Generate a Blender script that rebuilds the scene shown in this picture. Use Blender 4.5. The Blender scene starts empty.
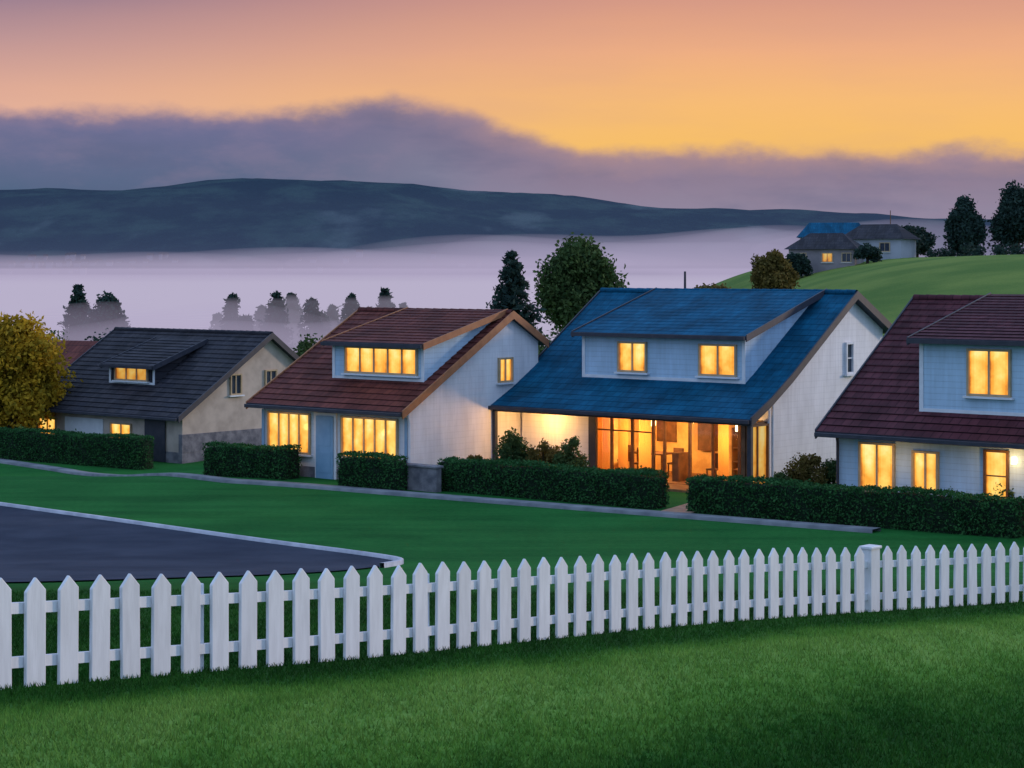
import bpy, bmesh, math, random
import numpy as np
from mathutils import Vector, noise as mn
random.seed(7); rng=np.random.default_rng(7)
S=bpy.context.scene
S.view_settings.view_transform='Standard'; S.view_settings.look='None'; S.view_settings.exposure=0
def lin(r,g,b):
    f=lambda c:(c/255/12.92) if c/255<=.04045 else ((c/255+.055)/1.055)**2.4
    return (f(r),f(g),f(b),1)
# ------------------------------------------------------------ node helpers
class NT:
    def __init__(s,nt): s.t=nt; s.n=nt.nodes; s.l=nt.links
    def new(s,ty,**k):
        n=s.n.new(ty)
        for a,b in k.items(): setattr(n,a,b)
        return n
    def set(s,sock,v):
        if v is None: return
        if isinstance(v,bpy.types.NodeSocket): s.l.new(v,sock)
        else: sock.default_value=v
    def m(s,op,a,b=None,c=None,clamp=False):
        n=s.new('ShaderNodeMath',operation=op); n.use_clamp=clamp
        for i,v in enumerate((a,b,c)): s.set(n.inputs[i],v) if v is not None else None
        return n.outputs[0]
    def mr(s,v,a,b,c=0.,d=1.,sm=True):
        n=s.new('ShaderNodeMapRange'); n.interpolation_type='SMOOTHSTEP' if sm else 'LINEAR'
        s.set(n.inputs[0],v)
        for i,x in enumerate((a,b,c,d)): s.set(n.inputs[1+i],x)
        return n.outputs[0]
    def mix(s,f,a,b,bt='MIX'):
        n=s.new('ShaderNodeMix',data_type='RGBA',blend_type=bt)
        s.set(n.inputs[0],f); s.set(n.inputs[6],a); s.set(n.inputs[7],b); return n.outputs[2]
    def ramp(s,f,stops):
        n=s.new('ShaderNodeValToRGB'); e=n.color_ramp.elements
        while len(e)<len(stops): e.new(.5)
        for i,(p,c) in enumerate(stops): e[i].position=p; e[i].color=c
        s.set(n.inputs[0],f); return n.outputs[0]
    def noise(s,vec,sc,det=4,ro=.55):
        n=s.new('ShaderNodeTexNoise'); s.set(n.inputs['Vector'],vec)
        n.inputs['Scale'].default_value=sc; n.inputs['Detail'].default_value=det; n.inputs['Roughness'].default_value=ro
        return n.outputs[0]
    def bump(s,h,st,dist=.02):
        n=s.new('ShaderNodeBump'); s.set(n.inputs['Height'],h); n.inputs['Strength'].default_value=st; n.inputs['Distance'].default_value=dist
        return n.outputs[0]
    def mapping(s,vec,sc=(1,1,1),rot=(0,0,0)):
        n=s.new('ShaderNodeMapping'); s.set(n.inputs[0],vec); n.inputs['Scale'].default_value=sc; n.inputs['Rotation'].default_value=rot
        return n.outputs[0]
def newmat(name):
    m=bpy.data.materials.new(name); m.use_nodes=True
    t=NT(m.node_tree); b=t.n['Principled BSDF']
    b.inputs['Specular IOR Level'].default_value=.3
    return m,t,b
def nmat(name,c1,c2,scale=4,rough=.8,bump=.2,bd=.01,det=5,bscale=None,obj=True):
    m,t,b=newmat(name)
    co=t.new('ShaderNodeTexCoord').outputs['Object' if obj else 'Generated']
    f=t.noise(co,scale,det); f=t.mr(f,.3,.7)
    t.set(b.inputs['Base Color'],t.mix(f,c1,c2)); b.inputs['Roughness'].default_value=rough
    if bump: t.set(b.inputs['Normal'],t.bump(t.noise(co,bscale or scale*6,4),bump,bd))
    return m
def L3(r,g,b): return (r,g,b,1)
# ------------------------------------------------------------ materials
def tile_mat(name,c1,c2,mortar,w=.28,h=.33,rough=.7,spec=.12,bs=.6):
    m,t,b=newmat(name)
    uv=t.new('ShaderNodeTexCoord').outputs['UV']
    br=t.new('ShaderNodeTexBrick'); t.set(br.inputs['Vector'],uv)
    br.inputs['Scale'].default_value=1; br.inputs['Brick Width'].default_value=w; br.inputs['Row Height'].default_value=h
    br.inputs['Mortar Size'].default_value=.012; br.inputs['Mortar Smooth'].default_value=.3
    br.inputs['Color1'].default_value=c1; br.inputs['Color2'].default_value=c2; br.inputs['Mortar'].default_value=mortar
    n=t.mr(t.noise(uv,.7,6),.3,.7,.62,1.25); n2=t.mr(t.noise(t.mapping(uv,(3,.35,1)),1.6,4),.35,.7,.85,1.1)
    t.set(b.inputs['Base Color'],t.mix(1.,t.mix(1.,br.outputs[0],n,'MULTIPLY'),n2,'MULTIPLY'))
    t.set(b.inputs['Normal'],t.bump(t.m('ADD',t.m('MULTIPLY',br.outputs[1],-1.),t.m('MULTIPLY',t.noise(uv,9,3),.4)),bs,.02))
    b.inputs['Roughness'].default_value=rough; b.inputs['Specular IOR Level'].default_value=spec
    return m
M_rblue=tile_mat('blue_roof_tiles',L3(.004,.082,.16),L3(.006,.10,.19),L3(.003,.05,.10),.3,.33,.7,.06,.3)
M_rred=tile_mat('red_roof_tiles',L3(.115,.032,.028),L3(.165,.048,.036),L3(.045,.014,.014))
M_rpur=tile_mat('plum_roof_tiles',L3(.075,.022,.030),L3(.11,.034,.042),L3(.03,.010,.014))
M_rgrey=tile_mat('slate_roof_tiles',L3(.028,.03,.040),L3(.05,.048,.056),L3(.012,.012,.017))
def siding(name,c,period=.19,amt=.5):
    m,t,b=newmat(name)
    co=t.new('ShaderNodeTexCoord').outputs['Object']
    sp=t.new('ShaderNodeSeparateXYZ'); t.set(sp.inputs[0],co)
    fr=t.m('FRACT',t.m('DIVIDE',sp.outputs[2],period))
    n=t.mr(t.noise(t.mapping(co,(1,1,.4)),1.6,6),.25,.75,.86,1.05)
    st=t.mr(t.noise(t.mapping(co,(5,5,.35)),2,4),.3,.7,.93,1.03)
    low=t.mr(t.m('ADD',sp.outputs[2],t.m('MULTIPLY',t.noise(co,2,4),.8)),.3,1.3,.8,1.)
    line=t.mr(fr,.0,.12,1-amt*.5,1.)
    c_=t.mix(1.,t.mix(1.,c,n,'MULTIPLY'),line,'MULTIPLY')
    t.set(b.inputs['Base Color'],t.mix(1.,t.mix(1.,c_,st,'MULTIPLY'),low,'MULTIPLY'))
    t.set(b.inputs['Normal'],t.bump(t.m('SUBTRACT',1.,fr),amt,.025))
    b.inputs['Roughness'].default_value=.65
    return m
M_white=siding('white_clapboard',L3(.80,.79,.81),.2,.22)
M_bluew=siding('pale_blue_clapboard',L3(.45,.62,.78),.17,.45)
M_beige=nmat('beige_render',L3(.40,.33,.28),L3(.54,.45,.38),1.5,.85,.25)
M_stone=nmat('grey_stone',L3(.11,.11,.13),L3(.24,.23,.25),3,.9,.6,.03)
M_trimw=nmat('white_trim_paint',L3(.66,.68,.72),L3(.74,.76,.80),3,.5,.05)
M_trimd=nmat('dark_trim_paint',L3(.03,.035,.05),L3(.05,.05,.065),3,.5,.1)
M_trimo=nmat('orange_lit_trim',L3(.32,.13,.06),L3(.42,.18,.08),3,.6,.1)  # orange light on the red house's rake edges painted into the trim
M_frame=nmat('window_frame_paint',L3(.40,.30,.18),L3(.50,.38,.24),4,.5,.05)
M_wood=nmat('brown_timber',L3(.10,.045,.02),L3(.17,.08,.035),4,.6,.2)
M_door=nmat('blue_door_paint',L3(.17,.32,.48),L3(.22,.38,.54),2,.5,.1)
def fence_mat():
    m,t,b=newmat('white_fence_paint')
    co=t.new('ShaderNodeTexCoord').outputs['Object']
    g=t.new('ShaderNodeNewGeometry')
    n=t.mr(t.noise(t.mapping(co,(6,6,1)),2.5,6),.3,.75,.88,1.02)
    r=t.mr(g.outputs['Random Per Island'],0.,1.,.91,1.02,False)
    t.set(b.inputs['Base Color'],t.mix(1.,t.mix(1.,L3(.80,.82,.85),n,'MULTIPLY'),r,'MULTIPLY'))
    t.set(b.inputs['Normal'],t.bump(t.noise(t.mapping(co,(30,30,2)),3,4),.25,.006))
    b.inputs['Roughness'].default_value=.45
    return m
M_paint=fence_mat()
def pane(name,stren=1.0):
    m,t,b=newmat(name)
    tc=t.new('ShaderNodeTexCoord'); sp=t.new('ShaderNodeSeparateXYZ'); t.set(sp.inputs[0],tc.outputs['UV'])
    u=t.m('MULTIPLY',t.m('ABSOLUTE',t.m('SUBTRACT',sp.outputs[0],.5)),2.)
    nz=t.noise(tc.outputs['Object'],1.9,4)
    f=t.m('ADD',t.m('MULTIPLY',t.m('POWER',u,2.2),.38),t.m('MULTIPLY',nz,.95))
    f=t.m('ADD',f,t.m('MULTIPLY',t.m('SINE',t.m('MULTIPLY',sp.outputs[0],40.)),t.m('MULTIPLY',u,.045)))
    f=t.m('SUBTRACT',f,t.m('MULTIPLY',sp.outputs[1],.2))
    c=t.ramp(f,[(.15,L3(1.,.80,.32)),(.38,L3(1.,.58,.12)),(.6,L3(.92,.36,.04)),(.85,L3(.38,.11,.015))])
    b.inputs['Base Color'].default_value=L3(.05,.03,.02); b.inputs['Roughness'].default_value=.12
    t.set(b.inputs['Emission Color'],c); b.inputs['Emission Strength'].default_value=stren
    return m
M_pane=pane('lit_window_glass',1.2); M_pane2=pane('dim_lit_window_glass',.65)
M_dark=nmat('dark_window_glass',L3(.03,.04,.06),L3(.06,.07,.1),2,.1,0)
m,t,b=newmat('clear_glass')
tr=t.new('ShaderNodeBsdfTransparent'); gl=t.new('ShaderNodeBsdfGlossy'); gl.inputs['Roughness'].default_value=.05
mx=t.new('ShaderNodeMixShader'); mx.inputs[0].default_value=.06
t.l.new(tr.outputs[0],mx.inputs[1]); t.l.new(gl.outputs[0],mx.inputs[2]); t.l.new(mx.outputs[0],t.n['Material Output'].inputs[0]); M_glass=m
M_inter=nmat('warm_plaster',L3(.55,.32,.11),L3(.82,.55,.2),1.6,.8,.1)
M_floor=nmat('timber_floor',L3(.2,.1,.05),L3(.3,.17,.08),3,.4,.1)
m,t,b=newmat('lamp_shade'); b.inputs['Emission Color'].default_value=L3(1,.7,.3); b.inputs['Emission Strength'].default_value=5; M_lamp=m
M_asph=nmat('asphalt',L3(.026,.036,.058),L3(.048,.060,.088),.5,.9,.5,.01,8,60); M_asph.node_tree.nodes['Principled BSDF'].inputs['Specular IOR Level'].default_value=.08
M_conc=nmat('concrete',L3(.13,.15,.17),L3(.23,.25,.27),1.5,.9,.4,.01,6,25)
M_kerb=nmat('kerb_paint',L3(.40,.42,.48),L3(.58,.60,.66),2,.8,.3)
M_path=nmat('path_paving',L3(.25,.16,.12),L3(.38,.25,.18),3,.8,.4)
M_bark=nmat('bark',L3(.03,.022,.016),L3(.07,.05,.035),6,.95,.8,.04)
def leafmat(name,c1,c2,tr=.25,ns=1.3):
    m,t,b=newmat(name)
    g=t.new('ShaderNodeNewGeometry')
    f=t.m('ADD',t.m('MULTIPLY',g.outputs['Random Per Island'],.5),t.m('MULTIPLY',t.mr(t.noise(g.outputs['Position'],ns,3),.35,.65),.5))
    c=t.mix(f,c1,c2); t.set(b.inputs['Base Color'],c); b.inputs['Roughness'].default_value=.8; b.inputs['Specular IOR Level'].default_value=.15
    ts=t.new('ShaderNodeBsdfTranslucent'); t.set(ts.inputs[0],c)
    mx=t.new('ShaderNodeMixShader'); mx.inputs[0].default_value=tr
    t.l.new(b.outputs[0],mx.inputs[1]); t.l.new(ts.outputs[0],mx.inputs[2]); t.l.new(mx.outputs[0],t.n['Material Output'].inputs[0])
    return m
M_leaf=leafmat('leaves_green',L3(.025,.062,.022),L3(.10,.15,.045))
M_leafd=leafmat('leaves_dark',L3(.016,.036,.034),L3(.04,.075,.055))
M_leafy=leafmat('leaves_yellow',L3(.16,.13,.012),L3(.70,.42,.03),.35)
M_leafo=leafmat('leaves_olive',L3(.07,.065,.018),L3(.20,.14,.035))
M_hedge=leafmat('hedge_leaves',L3(.010,.055,.018),L3(.045,.16,.045),.15,3)
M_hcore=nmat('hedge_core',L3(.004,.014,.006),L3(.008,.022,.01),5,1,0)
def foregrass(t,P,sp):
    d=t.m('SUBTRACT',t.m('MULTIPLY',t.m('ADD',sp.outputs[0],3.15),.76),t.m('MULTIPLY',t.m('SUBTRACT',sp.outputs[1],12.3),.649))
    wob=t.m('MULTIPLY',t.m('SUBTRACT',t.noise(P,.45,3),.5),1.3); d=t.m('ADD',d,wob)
    a=t.m('MULTIPLY',t.mr(d,-2.8,-.6),t.mr(d,.1,3.6,1.,0.))  # light streak and shaded sides of the berm painted into the grass colour
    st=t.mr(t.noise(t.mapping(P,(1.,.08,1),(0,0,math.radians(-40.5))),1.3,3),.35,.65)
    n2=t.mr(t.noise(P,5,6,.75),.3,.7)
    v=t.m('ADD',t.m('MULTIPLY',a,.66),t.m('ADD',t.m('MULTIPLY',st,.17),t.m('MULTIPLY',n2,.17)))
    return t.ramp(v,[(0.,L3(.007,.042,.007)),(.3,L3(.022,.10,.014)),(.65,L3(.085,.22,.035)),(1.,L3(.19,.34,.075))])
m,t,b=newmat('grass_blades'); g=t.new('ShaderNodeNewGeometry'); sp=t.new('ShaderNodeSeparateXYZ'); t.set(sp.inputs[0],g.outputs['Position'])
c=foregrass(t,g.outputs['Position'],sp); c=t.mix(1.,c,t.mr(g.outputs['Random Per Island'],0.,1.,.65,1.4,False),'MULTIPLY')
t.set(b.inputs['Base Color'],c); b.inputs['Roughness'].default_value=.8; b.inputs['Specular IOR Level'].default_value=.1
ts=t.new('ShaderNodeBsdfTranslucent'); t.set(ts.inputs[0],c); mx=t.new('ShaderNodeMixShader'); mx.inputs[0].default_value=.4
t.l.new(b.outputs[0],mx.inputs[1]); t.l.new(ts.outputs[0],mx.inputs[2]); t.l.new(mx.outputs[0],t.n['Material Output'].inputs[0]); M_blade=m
# ------------------------------------------------------------ mesh helpers
def link(o,parent=None):
    S.collection.objects.link(o)
    if parent: o.parent=parent
    return o
def quick(name,V,F,mats,parent=None,smooth=False,mi=None):
    me=bpy.data.meshes.new(name); V=np.asarray(V,dtype=np.float32); F=np.asarray(F,dtype=np.int32); k=F.shape[1]
    me.vertices.add(len(V)); me.vertices.foreach_set('co',V.ravel())
    me.loops.add(F.size); me.loops.foreach_set('vertex_index',F.ravel())
    me.polygons.add(len(F)); me.polygons.foreach_set('loop_start',np.arange(0,F.size,k,dtype=np.int32))
    me.polygons.foreach_set('loop_total',np.full(len(F),k,dtype=np.int32))
    for mt in mats: me.materials.append(mt)
    if mi is not None: me.polygons.foreach_set('material_index',np.asarray(mi,dtype=np.int32))
    if smooth: me.polygons.foreach_set('use_smooth',np.ones(len(F),dtype=bool))
    me.update(calc_edges=True); me.validate()
    return link(bpy.data.objects.new(name,me),parent)
def empty(name,loc=(0,0,0),rz=0):
    e=bpy.data.objects.new(name,None); e.location=loc; e.rotation_euler=(0,0,rz); e.empty_display_size=.5; return link(e)
class MB:
    def __init__(s): s.v=[];s.f=[];s.mi=[];s.uv=[]
    def poly(s,pts,mi=0,uv=None):
        i=len(s.v); s.v+= [tuple(p) for p in pts]; s.f.append(tuple(range(i,i+len(pts)))); s.mi.append(mi)
        s.uv.append(uv or [(p[0],p[2]) for p in pts])
    def box(s,x0,x1,y0,y1,z0,z1,mi=0):
        s.obox(Vector((0,0,0)),Vector((1,0,0)),Vector((0,1,0)),x0,x1,y0,y1,z0,z1,mi)
    def obox(s,o,ax,n,a0,a1,n0,n1,z0,z1,mi=0):
        up=Vector((0,0,1)); i=len(s.v)
        for z in (z0,z1):
            for a,b in ((a0,n0),(a1,n0),(a1,n1),(a0,n1)):
                s.v.append(tuple(o+ax*a+n*b+up*z))
        fs=[(0,3,2,1),(4,5,6,7),(0,1,5,4),(1,2,6,5),(2,3,7,6),(3,0,4,7)]
        flip=ax.cross(n).z<0
        for f in fs:
            g=tuple(i+k for k in (f[::-1] if flip else f)); s.f.append(g); s.mi.append(mi); s.uv.append([(s.v[k][0]+s.v[k][1],s.v[k][2]) for k in g])
    def prism(s,prof,x0,x1,mi=0):
        n=len(prof); s.poly([(x1,y,z) for y,z in prof],mi); s.poly([(x0,y,z) for y,z in prof][::-1],mi)
        for k in range(n):
            a=prof[k]; b=prof[(k+1)%n]
            s.poly([(x1,a[0],a[1]),(x0,a[0],a[1]),(x0,b[0],b[1]),(x1,b[0],b[1])],mi)
    def done(s,name,mats,parent=None,bevel=0):
        me=bpy.data.meshes.new(name); me.from_pydata(s.v,[],s.f)
        for mt in mats: me.materials.append(mt)
        me.polygons.foreach_set('material_index',s.mi)
        ul=me.uv_layers.new(name='UVMap'); flat=[c for u in s.uv for p in u for c in p]; ul.data.foreach_set('uv',flat)
        me.update(); o=link(bpy.data.objects.new(name,me),parent)
        if bevel:
            b=o.modifiers.new('bevel','BEVEL'); b.width=bevel; b.segments=2; b.limit_method='ANGLE'
        return o
def tubes(lst,sides=7):
    V=[];F=[]
    for pts,rad in lst:
        base=len(V); n=len(pts)
        for i,p in enumerate(pts):
            p=Vector(p); d=(Vector(pts[min(i+1,n-1)])-Vector(pts[max(i-1,0)])).normalized()
            a=d.orthogonal().normalized(); b=d.cross(a)
            for k in range(sides):
                th=2*math.pi*k/sides; V.append(p+(a*math.cos(th)+b*math.sin(th))*rad[i])
        for i in range(n-1):
            for k in range(sides):
                k2=(k+1)%sides; F.append((base+i*sides+k,base+i*sides+k2,base+(i+1)*sides+k2,base+(i+1)*sides+k))
    return np.array([tuple(v) for v in V]),np.array(F)
def leaves(C,size,asp=.55):
    N=len(C); a=rng.normal(size=(N,3)); a/=np.linalg.norm(a,axis=1)[:,None]
    r=rng.normal(size=(N,3)); b=np.cross(a,r); b/=np.linalg.norm(b,axis=1)[:,None]
    s=(size*(.6+.8*rng.random(N)))[:,None]
    V=np.stack([C-a*s,C-b*s*asp,C+a*s,C+b*s*asp],1).reshape(-1,3)
    F=np.arange(N*4).reshape(N,4); return V,F
# ------------------------------------------------------------ terrain
def sm(t): t=np.clip(t,0,1); return t*t*(3-2*t)
def H(X,Y):
    X=np.asarray(X,float);Y=np.asarray(Y,float)
    z=.25*np.log1p(np.exp(np.clip((48-Y)*.113/.25,-50,60)))
    d=(X+3.15)*.76-(Y-12.3)*.649
    fade=1-sm((Y-30)/10)
    z=z+fade*(-.055*np.clip(np.log1p(np.exp(np.clip(d*1.5,-30,30)))/1.5,0,10)+.09*np.exp(-(d/1.3)**2))
    z=z+.025*np.sin(X*.5+1)*np.sin(Y*.31)*(1-sm((Y-35)/15))
    z=z-1.0*sm((-X-5)/9)*sm((Y-66)/13)
    r=sm(X/40)
    z=z-13*sm((Y-110)/350)*(1-r)
    z=z+8.6*sm((X+1)/52)*sm((Y-85)/120)*(1-sm((Y-290)/150))-13*sm((Y-300)/160)*r
    z=z+.4*np.sin(X*.06)*np.sin(Y*.045+1)*sm((Y-100)/60)
    return z
def Hs(x,y): return float(H(x,y))
ys=np.concatenate([np.arange(-12,62,.4),62+np.cumsum(.4*1.035**np.arange(1,170))]); ys=ys[ys<4200]
xp=np.concatenate([np.arange(0,16,.4),16+np.cumsum(.4*1.045**np.arange(1,150))]); xp=xp[xp<3500]
xs=np.concatenate([-xp[:0:-1],xp])
XX,YY=np.meshgrid(xs,ys); ZZ=H(XX,YY); nx=len(xs);ny=len(ys)
idx=np.arange(nx*ny).reshape(ny,nx)
F=np.stack([idx[:-1,:-1],idx[:-1,1:],idx[1:,1:],idx[1:,:-1]],-1).reshape(-1,4)
m,t,b=newmat('grass_ground')
g=t.new('ShaderNodeNewGeometry'); P=g.outputs['Position']; sp=t.new('ShaderNodeSeparateXYZ'); t.set(sp.inputs[0],P)
n1=t.mr(t.noise(P,.3,5),.3,.7); n2=t.mr(t.noise(P,6,5,.75),.3,.7)
st2=t.mr(t.noise(t.mapping(P,(.12,1.,1),(0,0,math.radians(35))),.9,3),.35,.65)
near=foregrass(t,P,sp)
lawn=t.mix(t.m('ADD',t.m('MULTIPLY',n1,.35),t.m('ADD',t.m('MULTIPLY',n2,.35),t.m('MULTIPLY',st2,.3))),L3(.006,.078,.016),L3(.026,.175,.038))
far=t.mix(t.m('ADD',t.m('MULTIPLY',t.mr(t.noise(P,.06,5),.35,.65),.6),t.m('MULTIPLY',n2,.4)),L3(.06,.14,.03),L3(.19,.26,.06))
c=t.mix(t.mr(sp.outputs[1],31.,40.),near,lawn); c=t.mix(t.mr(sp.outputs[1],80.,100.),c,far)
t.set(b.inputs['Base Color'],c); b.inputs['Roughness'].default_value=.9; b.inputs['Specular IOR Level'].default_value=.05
t.set(b.inputs['Normal'],t.bump(t.m('ADD',t.noise(P,25,4,.7),t.noise(P,4,3)),.6,.04))
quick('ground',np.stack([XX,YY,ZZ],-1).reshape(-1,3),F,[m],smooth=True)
N=190000
Yb=11.0*np.exp(rng.random(N)*math.log(33/11.0)); Xb=(rng.random(N)*2-1)*(Yb*.27+1.)
hb=.03+.03*rng.random(N); Zb=H(Xb,Yb)-.004
an=rng.random(N)*6.283; wx=np.cos(an)*.007;wy=np.sin(an)*.007
lx=rng.normal(size=N)*.02;ly=rng.normal(size=N)*.02
V=np.stack([np.stack([Xb-wx,Yb-wy,Zb],-1),np.stack([Xb+wx,Yb+wy,Zb],-1),np.stack([Xb+lx,Yb+ly,Zb+hb],-1)],1).reshape(-1,3)
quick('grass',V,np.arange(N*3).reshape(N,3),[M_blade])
# hill range
hx=np.array([-1500,-900,-600,-358,-250,-127,-64,0,90,175,236,400,800,1500]); hz=np.array([45,52,58,63,69,73,69,62,55,50,46,40,34,28])
gx=np.linspace(-1500,1500,240); gy=np.linspace(1020,2100,70)
GX,GY=np.meshgrid(gx,gy); cz=(np.interp(GX,hx,hz)+np.interp(GX-30,hx,hz)+np.interp(GX+30,hx,hz))/3
bell=sm((GY-1020)/420)*(1-sm((GY-1500)/550))
GZ=-16+(cz+16)*bell
for j in range(GY.shape[0]):
    for i in range(GX.shape[1]):
        GZ[j,i]+=(mn.fractal(Vector((GX[j,i]/160,GY[j,i]/160,0)),1,2,5))*7*bell[j,i]
idx=np.arange(GX.size).reshape(GX.shape); F=np.stack([idx[:-1,:-1],idx[:-1,1:],idx[1:,1:],idx[1:,:-1]],-1).reshape(-1,4)
m,t,b=newmat('wooded_hillside')
g=t.new('ShaderNodeNewGeometry');P=g.outputs['Position']
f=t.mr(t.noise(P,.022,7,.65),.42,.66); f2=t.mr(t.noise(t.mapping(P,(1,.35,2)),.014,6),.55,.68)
c=t.mix(f,L3(.016,.044,.070),L3(.034,.078,.092)); c=t.mix(t.m('MULTIPLY',f2,.55),c,L3(.10,.15,.17))  # distance haze painted into the woodland colour as a dark blue tint
t.set(b.inputs['Base Color'],c); b.inputs['Roughness'].default_value=1; b.inputs['Specular IOR Level'].default_value=0
t.set(b.inputs['Normal'],t.bump(t.noise(P,.12,6,.7),.8,5))
quick('hills',np.stack([GX,GY,GZ],-1).reshape(-1,3),F,[m],smooth=True)
mb=MB()
for k in range(330):
    x=random.gauss(-310,60) if k<230 else random.uniform(-240,60); y=random.uniform(1085,1190)
    j=int(np.clip(round((y-1020)/(1080/69)),0,69)); i=int(np.clip(round((x+1500)/(3000/239)),0,239)); z=GZ[j,i]
    w=random.uniform(1.5,4.0); h=random.uniform(1.2,2.4)
    mb.box(x,x+w,y,y+4,z-3,z+h,0); mb.prism([(y-.3,z+h+.01),(y+4.3,z+h+.01),(y+2,z+h+1.2)],x-.2,x+w+.2,1)
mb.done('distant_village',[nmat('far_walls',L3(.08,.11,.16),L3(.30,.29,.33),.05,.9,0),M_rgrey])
# ------------------------------------------------------------ valley mist
def vapour(name,dens,col):
    m=bpy.data.materials.new(name); m.use_nodes=True; t=NT(m.node_tree)
    t.n.remove(t.n['Principled BSDF']); out=t.n['Material Output']
    ab=t.new('ShaderNodeVolumeAbsorption'); ab.inputs[0].default_value=(0,0,0,1); ab.inputs[1].default_value=dens
    em=t.new('ShaderNodeEmission'); em.inputs[0].default_value=col; em.inputs[1].default_value=dens  # vapour glows in its own colour in place of scattered sky light
    ad=t.new('ShaderNodeAddShader'); t.l.new(ab.outputs[0],ad.inputs[0]); t.l.new(em.outputs[0],ad.inputs[1]); t.l.new(ad.outputs[0],out.inputs['Volume'])
    return m
def mist(parent,name,x0,x1,y0,y1,z0,z1,dens,col):
    mb=MB(); mb.box(x0,x1,y0,y1,z0,z1); return mb.done(name,[vapour(name+'_vapour',dens,col)],parent)
fog=empty('valley_fog'); fc=lin(184,176,202); fc1=lin(178,168,198); fc2=lin(112,120,156)
mist(fog,'mist_bed',-1400,1400,300,1010,-19,2,.012,fc)
mist(fog,'mist_low',-1400,1400,300,1010,2.1,5,.005,fc)
mist(fog,'mist_mid',-1400,1400,300,1010,5.1,7.5,.0022,fc1)
mist(fog,'mist_high',-1400,1400,300,1010,7.6,10,.0009,fc1)
mist(fog,'mist_veil',-1400,1400,300,1010,10.1,15,.00035,fc2)
mist(fog,'mist_top',-1400,1400,300,1010,15.1,40,.00018,fc2)
mist(fog,'mist_wisp',-260,4,178,296,-14,4.2,.007,fc)
pm1=vapour('puff_vapour',.0042,fc1); pm2=vapour('tree_mist_vapour',.014,fc1)
def puff(x,y,z,rx,ry,rz,mt):
    bm=bmesh.new(); bmesh.ops.create_icosphere(bm,subdivisions=4,radius=1)
    for v in bm.verts: v.co=Vector((v.co.x*rx*(1+.15*math.sin(v.co.y*5+x)),v.co.y*ry,v.co.z*rz*(1+.25*math.sin(v.co.x*4+y))))
    for f in bm.faces: f.smooth=True
    me=bpy.data.meshes.new('mist_puff'); bm.to_mesh(me); bm.free(); me.materials.append(mt)
    o=bpy.data.objects.new('mist_puff',me); o.location=(x,y,z); link(o,fog)
for (x,y,z,rx,rz) in ((-120,520,7,60,5),(-60,700,9,80,5),(20,720,11,80,8),(45,640,12,62,8),(66,560,11,50,7),(-15,560,9,60,5),(150,700,14,80,9)):
    puff(x,y,z,rx,60,rz,pm1)
for (x,y,z,rx,rz) in ((-37,150,1.0,14,3.4),(-25,158,.6,16,3.2),(-13,150,.8,14,3.0)): puff(x,y,z,rx,16,rz,pm2)
# ------------------------------------------------------------ road, pavement
def strip(name,A,B,mat,zoff,n=60,m=8,skirt=0):
    A=np.array(A,float);B=np.array(B,float)
    def rs(P):
        d=np.r_[0,np.cumsum(np.linalg.norm(np.diff(P,axis=0),axis=1))]; q=np.linspace(0,d[-1],n); return np.stack([np.interp(q,d,P[:,0]),np.interp(q,d,P[:,1])],-1)
    a=rs(A);b=rs(B)
    w=np.linspace(0,1,m)
    G=a[:,None,:]*(1-w)[None,:,None]+b[:,None,:]*w[None,:,None]
    Z=H(G[...,0],G[...,1])+zoff
    if skirt: Z[:,0]-=skirt; Z[:,-1]-=skirt; G[:,0]=G[:,1]+(G[:,0]-G[:,1])*.02; G[:,-1]=G[:,-2]+(G[:,-1]-G[:,-2])*.02
    V=np.concatenate([G,Z[...,None]],-1).reshape(-1,3); idx=np.arange(n*m).reshape(n,m)
    F=np.stack([idx[:-1,:-1],idx[:-1,1:],idx[1:,1:],idx[1:,:-1]],-1).reshape(-1,4)
    return quick(name,V,F,[mat])
def smoothpoly(P,it=3):
    P=[Vector(p) for p in P]
    for _ in range(it):
        Q=[P[0]]
        for i in range(len(P)-1): Q+= [P[i]*.75+P[i+1]*.25,P[i]*.25+P[i+1]*.75]
        Q.append(P[-1]); P=Q
    return [tuple(p) for p in P]
up=smoothpoly([(-60,101),(-30,73),(-15.1,59.1),(-9.8,54.3),(-5.6,50),(-3.6,47.6),(-2.4,45.2),(-2.9,43.2)])
lo=smoothpoly([(-70,82),(-40,58),(-20,39.5),(-12,35.8),(-8,36.2),(-5.2,38.4),(-3.6,41.0),(-2.95,43.1)])
strip('road',up,lo,M_asph,.03,120,10)
def offset(P,d):
    P=np.array(P); T=np.gradient(P,axis=0); T/=np.linalg.norm(T,axis=1)[:,None]; return P+np.stack([-T[:,1],T[:,0]],-1)*d
strip('kerb',offset(up,.20),offset(up,-.02),M_kerb,.11,140,5,.15)
pv=smoothpoly([(-30,92),(-15.5,77.5),(-10.6,66.6),(-7.2,64.9),(-3.2,62.0),(4.2,57.0),(9.7,53.2)],2)
strip('pavement',offset(pv,.45),offset(pv,-.45),M_conc,.10,140,6,.14)
strip('garden_path',[(4.15,57.5),(6.2,61.6)],[(5.0,57.0),(7.1,61.1)],M_path,.04,20,4)
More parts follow.
